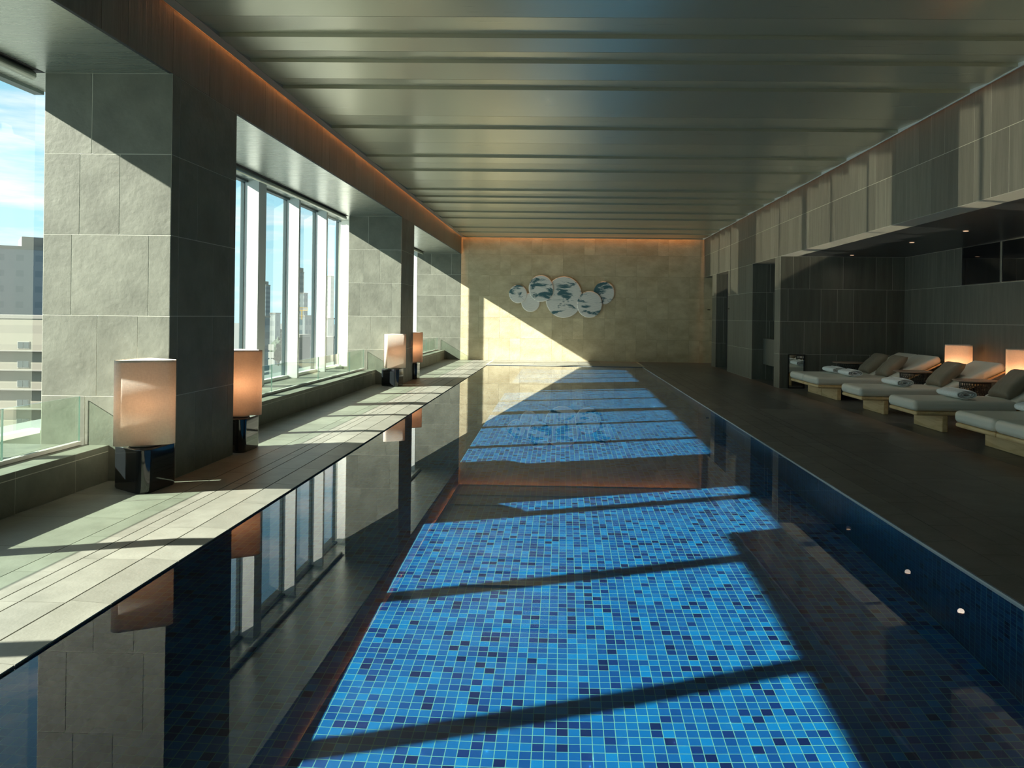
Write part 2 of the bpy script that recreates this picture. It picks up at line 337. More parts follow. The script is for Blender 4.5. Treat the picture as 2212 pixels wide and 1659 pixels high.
# low ledge under each window bay
def ledge(y0, y1, label, ref):
    w = Clad(M_GROUT, M_TILE)
    w.body(XG, -3.36, y0, y1, 0, 0.265)
    w.wall((-3.36, 0, 0), Y_, Z_, (1, 0, 0), y0, y1, [0, 0.222, 0.267], joints=None, ref=ref, unit=0.6, w=(1, 0, 0))
    w.wall((0, 0, 0.265), Y_, X_, (0, 0, 1), y0, y1, [XG + 0.02, -3.72, -3.357], ref=ref, unit=0.6, w=(0, 1, 0))
    o = w.done('trim_3'); tag(o, label, 'ledge', kind='structure'); return o
ledge(-1.40, C1A, 'low tiled ledge under the nearest window bay', 4.76)
ledge(C1B, C2A, 'low tiled ledge under the middle window bay', 7.2)
ledge(C2B, DB, 'low tiled ledge under the farthest window bay', 15.6)
ledge(YR, -2.55, 'low tiled ledge behind the viewpoint', -3)

# ------------------------------------------------------------------ windows
MULL = [3.605 + 1.4 * k for k in range(-5, 14)]
def window(nm, y0, y1, label, thick=()):
    t = empty(nm, (XG, (y0 + y1) / 2, 0.27)); tag(t, label, 'window', kind='structure')
    off = -Vector(t.location)
    def part(name, bm, m, lab=None):
        bmesh.ops.translate(bm, verts=bm.verts, vec=off); o = link(name, bm, m, t)
        if lab: o['label'] = lab
        return o
    a, b = y0 - 0.5, y1 + 0.5
    part('head_frame', bx(XG - 0.03, XG + 0.05, a, b, 3.004, 3.35), M_DARKF)
    part('sill_frame', bx(XG - 0.03, XG + 0.05, a, b, 0.27, 0.31), M_WHITE)
    ms = [m for m in MULL if a + 0.05 < m < b - 0.05]
    for m in ms:
        wd = 0.27 if any(abs(m - q) < 0.3 for q in thick) else 0.075
        part('mullion', bx(XG + 0.004, XM, m - wd + 0.03, m + 0.03, 0.27, ZS), M_WHITE)
        part('outer_cap', bx(XG - 0.05, XG - 0.006, m - wd + 0.03, m + 0.02, 0.27, ZS), M_DARKF)
        part('gasket', bx(XG - 0.003, XG + 0.004, m - wd + 0.018, m - wd + 0.029, 0.27, ZS), M_DARKF)
    ed = [a] + ms + [b]
    for p, q in zip(ed[:-1], ed[1:]):
        bm = bmesh.new(); vs = [bm.verts.new(c) for c in ((XG, p + 0.03, 0.29), (XG, q - 0.03, 0.29), (XG, q - 0.03, 3.02), (XG, p + 0.03, 3.02))]; bm.faces.new(vs)
        part('glass_pane', bm, M_WGLASS)
    bm = bmesh.new(); tube(bm, (-3.93, y0 + 0.06, 2.992), (-3.93, y1 - 0.06, 2.992), 0.034, 16)
    o = part('roller_blind', bm, M_ALU, 'rolled up blind tube in the slot over the glass')
    for p in o.data.polygons: p.use_smooth = len(p.vertices) == 4
    if y0 < 0: part('blind_fabric', bx(-3.952, -3.95, y0 + 0.1, 4.17, 2.53, 2.99), M_SHADE)
    part('blind_slot', bx(-4.0, -3.872, y0, y1, 3.028, 3.032), M_GROUTD)
window('window_1', -1.40, C1A, 'tall window bay nearest the viewpoint at the left edge')
window('window_2', C1B, C2A, 'middle tall window bay with towers seen through it', thick=(10.605,))
window('window_3', C2B, DB - 0.5, 'farthest tall window bay beside the end wall')

# glass balustrades on the ledges
def balustrade(ys, label):
    t = empty('glass_balustrade', (-3.57, (ys[0] + ys[-1]) / 2, 0.27)); tag(t, label, 'balustrade', group=None); off = -Vector(t.location)
    bm = bx(-3.585, -3.555, ys[0], ys[-1], 0.27, 0.297); bmesh.ops.translate(bm, verts=bm.verts, vec=off); link('base_channel', bm, M_WHITE, t)
    for p, q in zip(ys[:-1], ys[1:]):
        bm = bmesh.new(); a, b = p + 0.004, q - 0.004
        box(bm, -3.5755, -3.5645, a, b, 0.297, 0.629)
        for f in bm.faces:
            f.material_index = 0 if abs(f.calc_center_median().x + 3.57) > 0.004 else 1
        bmesh.ops.translate(bm, verts=bm.verts, vec=off)
        link('glass_panel', bm, [M_BGLASS, M_GEDGE], t)
balustrade([-1.38, 1.27, 3.1, 4.93, 5.735], 'low frameless glass balustrade on the ledge of the nearest window bay')
balustrade([6.915, 7.73, 9.57, 11.41, 13.1, 14.035], 'low frameless glass balustrade on the ledge of the middle window bay')
balustrade([15.25, 16.9, 18.7, 20.5, 22.32], 'low frameless glass balustrade on the ledge of the farthest window bay')

# ------------------------------------------------------------------ ceiling: flat and slightly tilted satin panels in turn
brk = [-4.0, -2.6, -1.2, 0.4, 1.6, 2.8, 3.9, 5.00, 5.85, 6.29, 6.62, 6.92, 7.40, 7.73, 8.76, 9.37, 10.11, 11.05, 11.44, 12.12, 12.89, 13.96, 14.25, 14.78, 15.1, 15.57, 16.1, 16.9, 17.4, 18.0, 18.9, 19.9, 20.5, 21.0, 21.6, 22.27]
bm = bmesh.new(); XA, XB = -2.81, 3.955
prof = []
for i in range(len(brk) - 1):
    a, b = brk[i], brk[i + 1]
    flat = (i % 2 == 1)
    prof.append((a + 0.003, ZC)); prof.append((b - 0.003, ZC if flat else ZC + 0.032))
    prof.append((b, ZC + 0.04))
prof.append((DB - 0.08, ZC)); 
va = [bm.verts.new((XA, y, z)) for y, z in prof]; vb = [bm.verts.new((XB, y, z)) for y, z in prof]
for i in range(len(prof) - 1): bm.faces.new((va[i], vb[i], vb[i + 1], va[i + 1]))
o = link('ceiling', bm, M_CEIL); tag(o, 'satin metal panel ceiling over the pool', 'ceiling', kind='structure')
o = link('ceiling_slab', bx(-4.4, 6.6, YR, DB + 0.3, 3.75, 4.0), M_GROUTD); tag(o, 'dark slab above the ceiling panels', 'ceiling', kind='structure')
bm = bx(-2.892, -2.806, YR, DB - 0.08, 3.497, 3.505); box(bm, -2.822, -2.8095, YR, DB - 0.08, 3.505, 3.62)
o = link('trim_4', bm, M_TRIM); tag(o, 'slim trim along the window side of the ceiling', 'trim', kind='structure')
o = link('trim_5', bx(3.952, 3.965, YR, DB - 0.08, 3.49, 3.56), M_WHITE); tag(o, 'slim trim along the right side of the ceiling', 'trim', kind='structure')
# amber cove light strips in the slots round the ceiling
def strip(loc, sx, sy, rot, power, col=(1.0, 0.36, 0.10)):
    L = bpy.data.lights.new('cove_strip_light', 'AREA'); L.shape = 'RECTANGLE'; L.size = sx; L.size_y = sy; L.energy = power; L.color = col
    o = bpy.data.objects.new('cove_strip_light', L); C.objects.link(o); o.location = loc; o.rotation_euler = rot; return o
strip((-2.9025, 14.0, 3.60), 0.018, 16.4, (0, 0, 0), 50)
strip((3.98, 11.0, 3.735), 0.02, 22.0, (0, 0, 0), 32)
strip((0.5, DB - 0.045, 3.735), 6.6, 0.03, (0, 0, 0), 34)

# ------------------------------------------------------------------ decks and pool
w = Clad(M_GROUT, M_DECK, gap=0.0017, th=0.006)
w.body(-4.2, -2.13, YR, DB, -0.019, -0.006)
def deck_strip(cl, x0, x1, z0, z1, phase, y0=YR, y1=DB, step=0.6, slot=0.0, mi=1):
    js = [y0]; y = phase
    while y > y0: y -= step
    y += step
    while y < y1: 
        if y > y0 + 0.05: js.append(y)
        y += step
    js.append(y1)
    L = math.hypot(x1 - x0, z1 - z0); U = ((x1 - x0) / L, 0, (z1 - z0) / L); N = (-(z1 - z0) / L, 0, (x1 - x0) / L)
    for a, b in zip(js[:-1], js[1:]): cl.tile((x0, 0, z0 - 0.006), U, Y_, N, slot, L - slot, a, b, mi)
deck_strip(w, -3.36, -2.64, 0, 0, 0.529); deck_strip(w, -2.64, -2.433, 0, 0, 0.129, slot=0.002); deck_strip(w, -2.433, -2.335, 0, 0, 0.342, slot=0.002)
deck_strip(w, -2.335, -2.13, 0, 0, 0.342, slot=0.002); deck_strip(w, -2.13, XP0, 0, -0.012, 0.372, slot=0.002)
for xs in (-2.64, -2.433, -2.335, -2.13): box(w.bm, xs - 0.0028, xs + 0.0028, YR, DB - 0.1, -0.008, -0.0055, mi=2)
w.mats.append(M_GROUTD)
box(w.bm, XP0 - 0.19, XP0 - 0.0005, YR, YP1 + 0.3, -0.0212, -0.0185, mi=2)
o = w.done('floor'); tag(o, 'pale grey tiled pool deck along the windows', 'floor', kind='structure')
w = Clad(M_GROUT, M_DECKR, gap=0.0017, th=0.006); w.mats.append(M_GROUTD)
w.body(2.285, 6.6, YR, DB + 0.2, -0.2, -0.006); w.body(2.16, 2.285, YR, DB, -0.2, -0.03)
xs = [XP1, 2.285, 2.50, 2.67, 2.77, 3.39, 4.01, 4.61, 5.21, 5.81, XN]
for i in range(len(xs) - 1): deck_strip(w, xs[i], xs[i + 1], -0.012 if i == 0 else 0, 0, [0.372, 0.1, 0.3, 0.15, 0.35, 0.5, 0.2, 0.4, 0.1, 0.3][i], step=0.6 if xs[i + 1] - xs[i] < 0.4 else 1.2)
box(w.bm, XP1 + 0.0005, XP1 + 0.07, YR, YP1 + 0.3, -0.075, -0.0185, mi=0)
o = w.done('floor'); tag(o, 'dark slate tiled pool deck on the lounger side', 'floor', kind='structure')
w = Clad(M_GROUT, M_DECK, gap=0.0017, th=0.006); w.mats.append(M_GROUTD)
w.body(-1.99, 2.16, YP1 + 0.06, DB + 0.1, -0.2, -0.006)
for (a, b, z0, z1) in ((YP1, YP1 + 0.2, -0.012, 0), (YP1 + 0.2, YP1 + 0.9, 0, 0), (YP1 + 0.9, DB, 0, 0)):
    x = XP0
    while x < XP1 - 0.01:
        x2 = min(x + 0.6, XP1)
        L = math.hypot(b - a, z1 - z0); w.tile((0, a, z0 - 0.006), X_, (0, (b - a) / L, (z1 - z0) / L), (0, -(z1 - z0) / L, (b - a) / L), x, x2, 0, L); x = x2
o = w.done('floor'); tag(o, 'tiled deck strip between the pool end and the beige wall', 'floor', kind='structure')
w = Clad(M_GROUT, M_DECKR, gap=0.0017, th=0.006)
w.body(-1.99, 2.16, YR, YP0, -0.019, -0.006); w.wall((0, 0, -0.006), X_, Y_, (0, 0, 1), XP0, XP1, [YR, -2.5, -1, 0.2, YP0], unit=0.6, w=(1, 0, 0))
o = w.done('floor'); tag(o, 'tiled deck at the near end of the pool', 'floor', kind='structure')

pool = empty('swimming_pool', ((XP0 + XP1) / 2, (YP0 + YP1) / 2, ZF)); tag(pool, 'long narrow lap pool lined with small blue mosaic tiles', 'swimming pool', kind='structure')
off = -Vector(pool.location)
def ppart(name, bm, m):
    bmesh.ops.translate(bm, verts=bm.verts, vec=off); o = link(name, bm, m, pool); o.cycles.is_caustics_receiver = True; return o
ppart('pool_floor', bx(-3.03, XP1 + 0.1, YP0 - 0.7, YP1 + 0.1, ZF - 0.1, ZF), M_MOS)
bm = bmesh.new(); bm.faces.new([bm.verts.new(c) for c in ((-3.02, YP0 - 0.6, ZF), (-3.02, YP1 + 0.05, ZF), (-3.02, YP1 + 0.05, ZW + 0.001), (-3.02, YP0 - 0.6, ZW + 0.001))])
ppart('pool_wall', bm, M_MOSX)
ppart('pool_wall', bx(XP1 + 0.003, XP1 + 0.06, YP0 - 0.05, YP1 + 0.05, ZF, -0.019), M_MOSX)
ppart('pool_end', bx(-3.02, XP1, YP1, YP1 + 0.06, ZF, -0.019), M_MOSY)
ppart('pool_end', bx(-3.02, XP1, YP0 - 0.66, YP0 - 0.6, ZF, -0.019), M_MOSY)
bm = bmesh.new(); bm.faces.new([bm.verts.new(c) for c in ((XP0 - 1.15, YP0 - 0.6, ZW), (XP1 + 0.05, YP0 - 0.6, ZW), (XP1 + 0.05, YP1 + 0.05, ZW), (XP0 - 1.15, YP1 + 0.05, ZW))])
wat = link('pool_water', bm, M_WATER, smooth='keep'); tag(wat, 'still clear water filling the lap pool', 'water', kind='stuff')
for p in wat.data.polygons: p.use_smooth = True
wat.cycles.is_caustics_caster = True

# added area lamps over the water imitating mirrored sunlight on the right wall: one narrow beam per gap between the mullions
GD = Vector((SUN_DIR.x, SUN_DIR.y, -SUN_DIR.z)); GB = (Vector((0, 0, 1)) - GD * GD.z).normalized(); GA = GD.cross(GB)
def glint_lamps(y_lo, y_hi, z_head):
    xh = XG + (z_head - ZW) / 0.5984             # where the window head's shadow edge meets the water
    n = max(1, round((y_hi - y_lo) / 0.68)); st = (y_hi - y_lo) / n
    for i in range(n):
        ym = y_lo + st * (i + 0.5) + 0.322 * (xh - XM)
        lo = Vector((xh, ym, ZW)); dl = Vector((XP0 + 0.03 - xh, 0, 0))
        hgt = dl.dot(GB); wid = st * 0.952
        ymc = Vector((0, -0.322 * 0, 0))
        c = lo + GB * (hgt / 2 + 0.01)
        L = bpy.data.lights.new('added_glint_lamp', 'AREA'); L.shape = 'RECTANGLE'; L.size = wid; L.size_y = hgt
        L.energy = GLINT * wid * hgt; L.spread = math.radians(1.3); L.color = (1.0, 0.90, 0.66)
        o = bpy.data.objects.new('added_glint_lamp', L); C.objects.link(o); o.location = c
        o.matrix_world = Matrix.Translation(c) @ Matrix(((GA.x, GB.x, -GD.x), (GA.y, GB.y, -GD.y), (GA.z, GB.z, -GD.z))).to_4x4()
GLINT = 2.0
for m0, m1 in zip(MULL[:-1], MULL[1:]):
    a, b = m0 + 0.03, m1 - 0.045
    if abs(m1 - 10.605) < 0.01: b = m1 - 0.24
    for (s0, s1) in ((-1.4, C1A), (C1B + 0.15, C2A), (C2B + 0.15, DB)):   # column corners cut the beams
        lo, hi = max(a, s0), min(b, s1 - 0.33, 18.75)
        if hi - lo > 0.15:
            glint_lamps(lo, hi, 3.0 if lo > 4.1 else 2.74)

# ------------------------------------------------------------------ right side
w = Clad(M_GROUT, M_WTILE)
w.body(XR, XR + 0.3, YR, DB, 2.43, 3.9)
w.wall((XR, 0, 0), Y_, Z_, (-1, 0, 0), YR, DB, [2.43, 3.03, 3.62], ref=7.125, w=(5, 5, 0))
w.wall((0, 0, 2.43), Y_, X_, (0, 0, -1), 14.8, DB, [XR, XR + 0.3], ref=7.1, w=(0, 1, 1))
for (a, b) in ((20.5, 21.02), (16.6, 19.03), (14.5, 14.86)):
    w.body(XR, XR + 0.3, a, b, 0, 2.43)
    w.wall((XR, 0, 0), Y_, Z_, (-1, 0, 0), a, b, ROWS[:5], ref=a, w=(1, 5, 1), joints=({i: [] for i in range(4)} if b - a < 0.6 else {i: [a + 0.6 * k for k in range(1, 4)] for i in range(4)}))
    if a == 16.6: w.wall((0, a, 0), X_, Z_, (0, -1, 0), XR, XR + 0.3, ROWS[:5], joints={i: [] for i in range(4)})
o = w.done('wall_right'); tag(o, 'slate tiled right wall with openings below a deep fascia', 'wall', kind='structure')
# niche end wall, passage and recess behind the openings
w = Clad(M_GROUT, M_WTILE)
w.body(XR + 0.3, 7.2, DN, 14.86, 0, 3.2); w.wall((0, DN, 0), X_, Z_, (0, -1, 0), XR + 0.005, XN, ROWS[:5], ref=4.0, w=(4, 6, 0), joints={0: [4.75, 5.05, 5.65], 1: [4.45, 4.75, 5.35, 5.95], 2: [4.15, 4.75, 5.05, 5.35, 5.95], 3: [4.24, 4.54, 5.15, 5.75, 6.05]})
w.body(XR + 0.3, 6.2, 16.6, 16.9, 0, 3.2); w.wall((0, 16.6, 0), X_, Z_, (0, -1, 0), XR + 0.3, 6.2, ROWS[:5], joints={3: [4.37], 2: [4.45], 1: [4.37], 0: [4.45]})
w.body(6.0, 6.2, 14.8, 16.7, 0, 3.2)
w.body(XR + 0.3, 5.3, 20.5, 21.02, 0, 3.2); w.wall((0, 20.5, 0), X_, Z_, (0, -1, 0), XR, 5.3, ROWS[:5])
w.body(5.0, 5.3, 20.9, DB, 0, 3.2)
o = w.done('wall_right'); tag(o, 'dark slate walls of the lounger niche end and the side passage', 'wall', kind='structure')
w = Clad(M_GROUT, M_WTILE)
w.body(XN, XN + 0.3, YR, DN, 0, 3.2)
w.wall((XN, 0, 0), Y_, Z_, (-1, 0, 0), YR, DN, ROWS[:4], ref=13.33, w=(5, 5, 1))
w.wall((XN, 0, 0), Y_, Z_, (-1, 0, 0), 12.44, DN, ROWS[3:5], ref=13.0, w=(5, 5, 0))
w.wall((XN, 0, 0), Y_, Z_, (-1, 0, 0), YR, 10.19, ROWS[3:5], ref=9.0, w=(5, 5, 0))
o = w.done('wall_right'); tag(o, 'dark slate tiled back wall of the lounger niche', 'wall', kind='structure')
o = link('ceiling', bx(XR + 0.3, XN + 0.3, YR, DB, 2.432, 2.5), M_DARKC); tag(o, 'low dark glossy ceiling of the lounger niche', 'ceiling', kind='structure')
o = link('wall_rear', bx(-4.75, 6.6, YR - 0.3, YR, -0.2, 4.0), M_WTILE); tag(o, 'wall behind the viewpoint', 'wall', kind='structure')
d = empty('door_1', (XR + 0.27, 19.75, 0)); tag(d, 'dark flush door in the right wall opening with a slim metal frame', 'door', kind='structure')
link('door_leaf', bx(0, 0.05, -0.76, 0.74, 0, 2.43), M_GROUTD, d); link('door_frame', bx(-0.03, 0.0, -0.75, -0.72, 0, 2.4), M_CHROME, d)

# dark glass panels high on the niche wall
for a, b, lab in ((11.34, 12.43, 'black mirror glass panel high on the niche wall, farther of the two'), (10.2, 11.31, 'black mirror glass panel high on the niche wall, cut by the right picture edge')):
    t = empty('mirror_glass_screen', (XN, (a + b) / 2, 1.83)); tag(t, lab, 'glass panel')
    link('screen_glass', bx(-0.012, -0.004, a - (a + b) / 2 + 0.012, b - (a + b) / 2 - 0.012, 0.012, 0.588), M_DKGLASS, t)
    bm = bmesh.new(); h = (b - a) / 2
    for q in ((-0.02, 0, -h, h, 0, 0.012), (-0.02, 0, -h, h, 0.588, 0.6), (-0.02, 0, -h, -h + 0.012, 0.012, 0.588), (-0.02, 0, h - 0.012, h, 0.012, 0.588)): box(bm, *q)
    link('screen_frame', bm, M_CHROME, t)
# leaning framed mirror on the niche end wall
t = empty('wall_mirror', (4.31, DN - 0.03, 0)); tag(t, 'narrow black framed mirror on the niche end wall near the floor', 'mirror')
bm = bmesh.new()
for q in ((-0.15, 0.15, 0, 0.024, 0, 0.02), (-0.15, 0.15, 0, 0.024, 0.61, 0.63), (-0.15, -0.13, 0, 0.024, 0.02, 0.61), (0.13, 0.15, 0, 0.024, 0.02, 0.61)): box(bm, *q)
link('mirror_frame', bm, M_BLACK, t); link('mirror_glass', bx(-0.13, 0.13, 0.008, 0.016, 0.02, 0.61), M_MIRROR, t)
# wall hung counter in the passage
t = empty('wall_counter', (4.6, 15.9, 0)); tag(t, 'dark grey wall hung counter inside the side passage', 'counter')
link('counter_body', bx(-0.36, 0.3, -0.95, 0.69, 0.32, 0.82), M_WTILE, t); link('counter_top', bx(-0.365, 0.3, -0.96, 0.695, 0.82, 0.86), M_WTILE, t)
# small switches
o = link('wall_switch', bx(4.118, 4.195, DB - 0.014, DB - 0.003, 1.503, 1.526), M_BLACK); tag(o, 'small black slot plate on the beige end wall', 'wall plate')
o = link('wall_switch', bx(XR - 0.014, XR - 0.003, 18.86, 18.96, 1.497, 1.519), M_BLACK); tag(o, 'small black slot plate on the slate wall beside the door', 'wall plate')
# recessed downlights in the niche ceiling
def dl_mesh():
    bm = bmesh.new(); bmesh.ops.create_cone(bm, cap_ends=True, segments=20, radius1=0.034, radius2=0.034, depth=0.006); return bm
M_DL = mat('downlight_lens', (0.8, 0.6, 0.4), 0.4); M_DL.node_tree.nodes['Principled BSDF'].inputs['Emission Color'].default_value = (1, 0.66, 0.42, 1); M_DL.node_tree.nodes['Principled BSDF'].inputs['Emission Strength'].default_value = 1.2
for y, lab in ((14.1, 'tiny recessed downlight farthest along the niche ceiling'), (11.7, 'tiny recessed downlight in the middle of the niche ceiling'), (10.15, 'tiny recessed downlight above the glass panels, nearest')):
    t = empty('ceiling_downlight', (5.16, y, 2.43)); tag(t, lab, 'downlight', group='downlights in the niche ceiling')
    bm = bmesh.new(); r1 = [bm.verts.new((0.045 * math.cos(a), 0.045 * math.sin(a), 0.0)) for a in [math.pi * k / 12 for k in range(24)]]; r2 = [bm.verts.new((v.co.x * 0.75, v.co.y * 0.75, -0.004)) for v in r1]
    for i in range(24): bm.faces.new((r1[i], r1[(i + 1) % 24], r2[(i + 1) % 24], r2[i]))
    link('trim_ring', bm, M_BLACK, t); link('lens', dl_mesh(), M_DL, t, loc=(0, 0, -0.001))
    L = bpy.data.lights.new('downlight', 'SPOT'); L.energy = 8 if y < 13 else 2; L.spot_size = 2.7; L.spot_blend = 1.0; L.color = (1, 0.86, 0.70); L.shadow_soft_size = 0.04
    o = bpy.data.objects.new('downlight', L); C.objects.link(o); o.parent = t; o.location = (0, 0, -0.02)

# ------------------------------------------------------------------ marble discs on the end wall
t = empty('wall_art', (-0.05, DB, 1.25)); tag(t, 'cluster of six overlapping white marble discs with blue green veins on the beige wall', 'wall art')
for i, (x, z, rx, rz_, dy, dens) in enumerate(((-1.274, 1.90, 0.252, 0.265, 0.07, 0.50), (-0.917, 1.663, 0.262, 0.272, 0.045, 0.62), (-0.619, 2.061, 0.355, 0.38, 0.095, 0.51), (0.031, 1.823, 0.535, 0.59, 0.06, 0.54), (0.765, 1.627, 0.362, 0.378, 0.095, 0.51), (1.171, 1.962, 0.298, 0.325, 0.05, 0.50))):
    bm = bmesh.new(); N = 72; rings = []
    lv = [(1.0, 0.0), (1.0, -0.018), (0.985, -0.026), (0.955, -0.03)]
    for s, y in lv:
        rings.append([bm.verts.new((rx * (s if s == 1 else 1 - (1 - s) * 0.5 / rx) * math.cos(2 * math.pi * k / N) * (1 + 0.02 * math.cos(4 * math.pi * k / N + i)), y, rz_ * (s if s == 1 else 1 - (1 - s) * 0.5 / rz_) * math.sin(2 * math.pi * k / N))) for k in range(N)])
    for a, b in zip(rings[:-1], rings[1:]):
        for k in range(N): bm.faces.new((a[k], a[(k + 1) % N], b[(k + 1) % N], b[k]))
    bm.faces.new(list(reversed(rings[-1]))); bm.faces.new(rings[0])
    o = link('marble_disc', bm, marble('veined_marble', i * 3.7 + 1.3, dens), t, loc=(x + 0.05, -dy + 0.03, z - 1.25))
    for p in o.data.polygons: p.use_smooth = len(p.vertices) == 4
    link('stand_off', bx(-0.05, 0.05, 0.0, dy - 0.03, -0.05, 0.05), M_CHROME, o) if dy > 0.035 else None

# ------------------------------------------------------------------ lamps: rounded triangular black base, triangular linen shade turned by 60 degrees
def tri(s, r, a0, seg=8, ins=0.0):
    R = s / math.sqrt(3) - 2 * r; pts = []
    for k in range(3):
        a = math.radians(a0 + 120 * k); c = (R * math.cos(a), R * math.sin(a))
        for j in range(seg + 1):
            b = a - math.pi / 3 + 2 * math.pi / 3 * j / seg
            pts.append((c[0] + (r - ins) * math.cos(b), c[1] + (r - ins) * math.sin(b)))
    return pts
def lamp(x, y, a0, label, watt, group=None):
    t = empty('triangular_lamp', (x, y, 0)); tag(t, label, 'lamp', group)
    bm = bmesh.new(); prism(bm, tri(0.475, 0.06, a0, 10), 0.006, 0.305); b = link('base', bm, M_BLACK, t); bevel(b, 0.006, 2)
    bm = bmesh.new(); prism(bm, tri(0.455, 0.055, a0, 10), 0.0, 0.006); link('foot', bm, M_BLACK, t)
    bm = bmesh.new(); P = tri(0.48, 0.06, a0 + 60, 10); prism(bm, P, 0.325, 0.92, cap=False)
    o = link('lamp_shade', bm, M_SHADE, t)
    for p in o.data.polygons: p.use_smooth = True
    sol = o.modifiers.new('thick', 'SOLIDIFY'); sol.thickness = 0.003; sol.offset = -1
    bm = bmesh.new(); prism(bm, tri(0.476, 0.058, a0 + 60, 10), 0.905, 0.916); link('shade_lid', bm, M_LID, t, )
    bm = bmesh.new(); N = 32; r0 = [bm.verts.new((0.12 * math.cos(2 * math.pi * k / N), 0.12 * math.sin(2 * math.pi * k / N), 0.33)) for k in range(N)]; r1 = [bm.verts.new((v.co.x * 0.85, v.co.y * 0.85, 0.308)) for v in r0]
    for k in range(N): bm.faces.new((r0[k], r0[(k + 1) % N], r1[(k + 1) % N], r1[k]))
    bm.faces.new(r1); bm.faces.new(list(reversed(r0))); link('diffuser', bm, M_LID, t)
    L = bpy.data.lights.new('bulb', 'POINT'); L.energy = watt; L.color = (1, 0.60, 0.36); L.shadow_soft_size = 0.1
    q = bpy.data.objects.new('bulb', L); C.objects.link(q); q.parent = t; q.location = (0, 0, 0.6)
    return t
lamp(-2.975, 5.545, 56, 'black based lamp with a large cream triangular shade, nearest, at the left', 1.6)
lamp(-2.985, 7.17, 60, 'black based lamp with peach lit shade just behind the nearest column', 4)
lamp(-2.985, 13.84, 56, 'black based lamp with white sunlit shade in front of the farther column', 1.6)
lamp(-2.985, 15.50, 60, 'black based lamp with peach lit shade behind the farther column', 4)
lamp(5.98, 11.86, 180 + 40, 'glowing peach shaded lamp between the far pair and the single lounger', 10)
lamp(5.96, 10.20, 180 + 40, 'glowing peach shaded lamp at the right picture edge', 10)

# ------------------------------------------------------------------ loungers
def lounger(x, y, label):
    t = empty('sun_lounger', (x, y, 0)); tag(t, label, 'sun lounger', 'greige loungers facing the pool'); h = 0.368
    o = link('platform', bx(0.0, 1.85, -h, h, 0.19, 0.235), M_WOOD, t); bevel(o, 0.018, 4)
    for lx in (0.30, 1.45):
        o = link('leg', bx(lx, lx + 0.07, -h + 0.01, h - 0.005, 0, 0.19), M_WOOD, t); bevel(o, 0.012, 3)
    bm = bx(-0.02, 1.16, -h + 0.004, h - 0.004, 0.237, 0.362); o = link('seat_cushion', bm, M_CUSH, t); bevel(o, 0.048, 6)
    bm = bx(0.0, 0.86, -h + 0.004, h - 0.004, 0.0, 0.12)
    o = link('backrest_cushion', bm, M_CUSH, t, loc=(1.17, 0, 0.245)); o.rotation_euler = (0, math.radians(-26), 0); bevel(o, 0.048, 6)
    bm = bx(0.02, 0.84, -h + 0.02, h - 0.02, -0.025, -0.003)
    o = link('backrest_panel', bm, M_WOOD, t, loc=(1.17, 0, 0.245)); o.rotation_euler = (0, math.radians(-26), 0)
    return t
def cushion_mesh():
    bm = bmesh.new(); n = 18; W, H, T = 0.235, 0.225, 0.085
    grid = {}
    for s in (1, -1):
        for i in range(n + 1):
            for j in range(n + 1):
                u, v = -1 + 2 * i / n, -1 + 2 * j / n
                edge = (1 - u ** 4) * (1 - v ** 4)
                th = T * max(0, edge) ** 0.42
                px = W * u * (1 - 0.07 * (1 - v * v)); py = H * v * (1 - 0.07 * (1 - u * u))
                wr = 0.004 * math.sin(9 * u + 3 * v) * edge + 0.003 * math.sin(17 * v - 5 * u) * edge
                if s == -1 and (i in (0, n) or j in (0, n)): grid[(s, i, j)] = grid[(1, i, j)]
                else: grid[(s, i, j)] = bm.verts.new((px, py, s * (th + wr)))
    for s in (1, -1):
        for i in range(n):
            for j in range(n):
                q = [grid[(s, i, j)], grid[(s, i + 1, j)], grid[(s, i + 1, j + 1)], grid[(s, i, j + 1)]]
                bm.faces.new(q if s == 1 else q[::-1])
    return bm
def pillow(x, y, label, first=[None]):
    if first[0] is None: o = link('scatter_cushion', cushion_mesh(), M_PILL, smooth=True); first[0] = o
    else: o = first[0].copy(); C.objects.link(o)
    o.location = (x - 0.01, y, 0.532); o.rotation_euler = (0, math.radians(-43), 0)
    tag(o, label, 'cushion', 'taupe cushions on the loungers'); return o
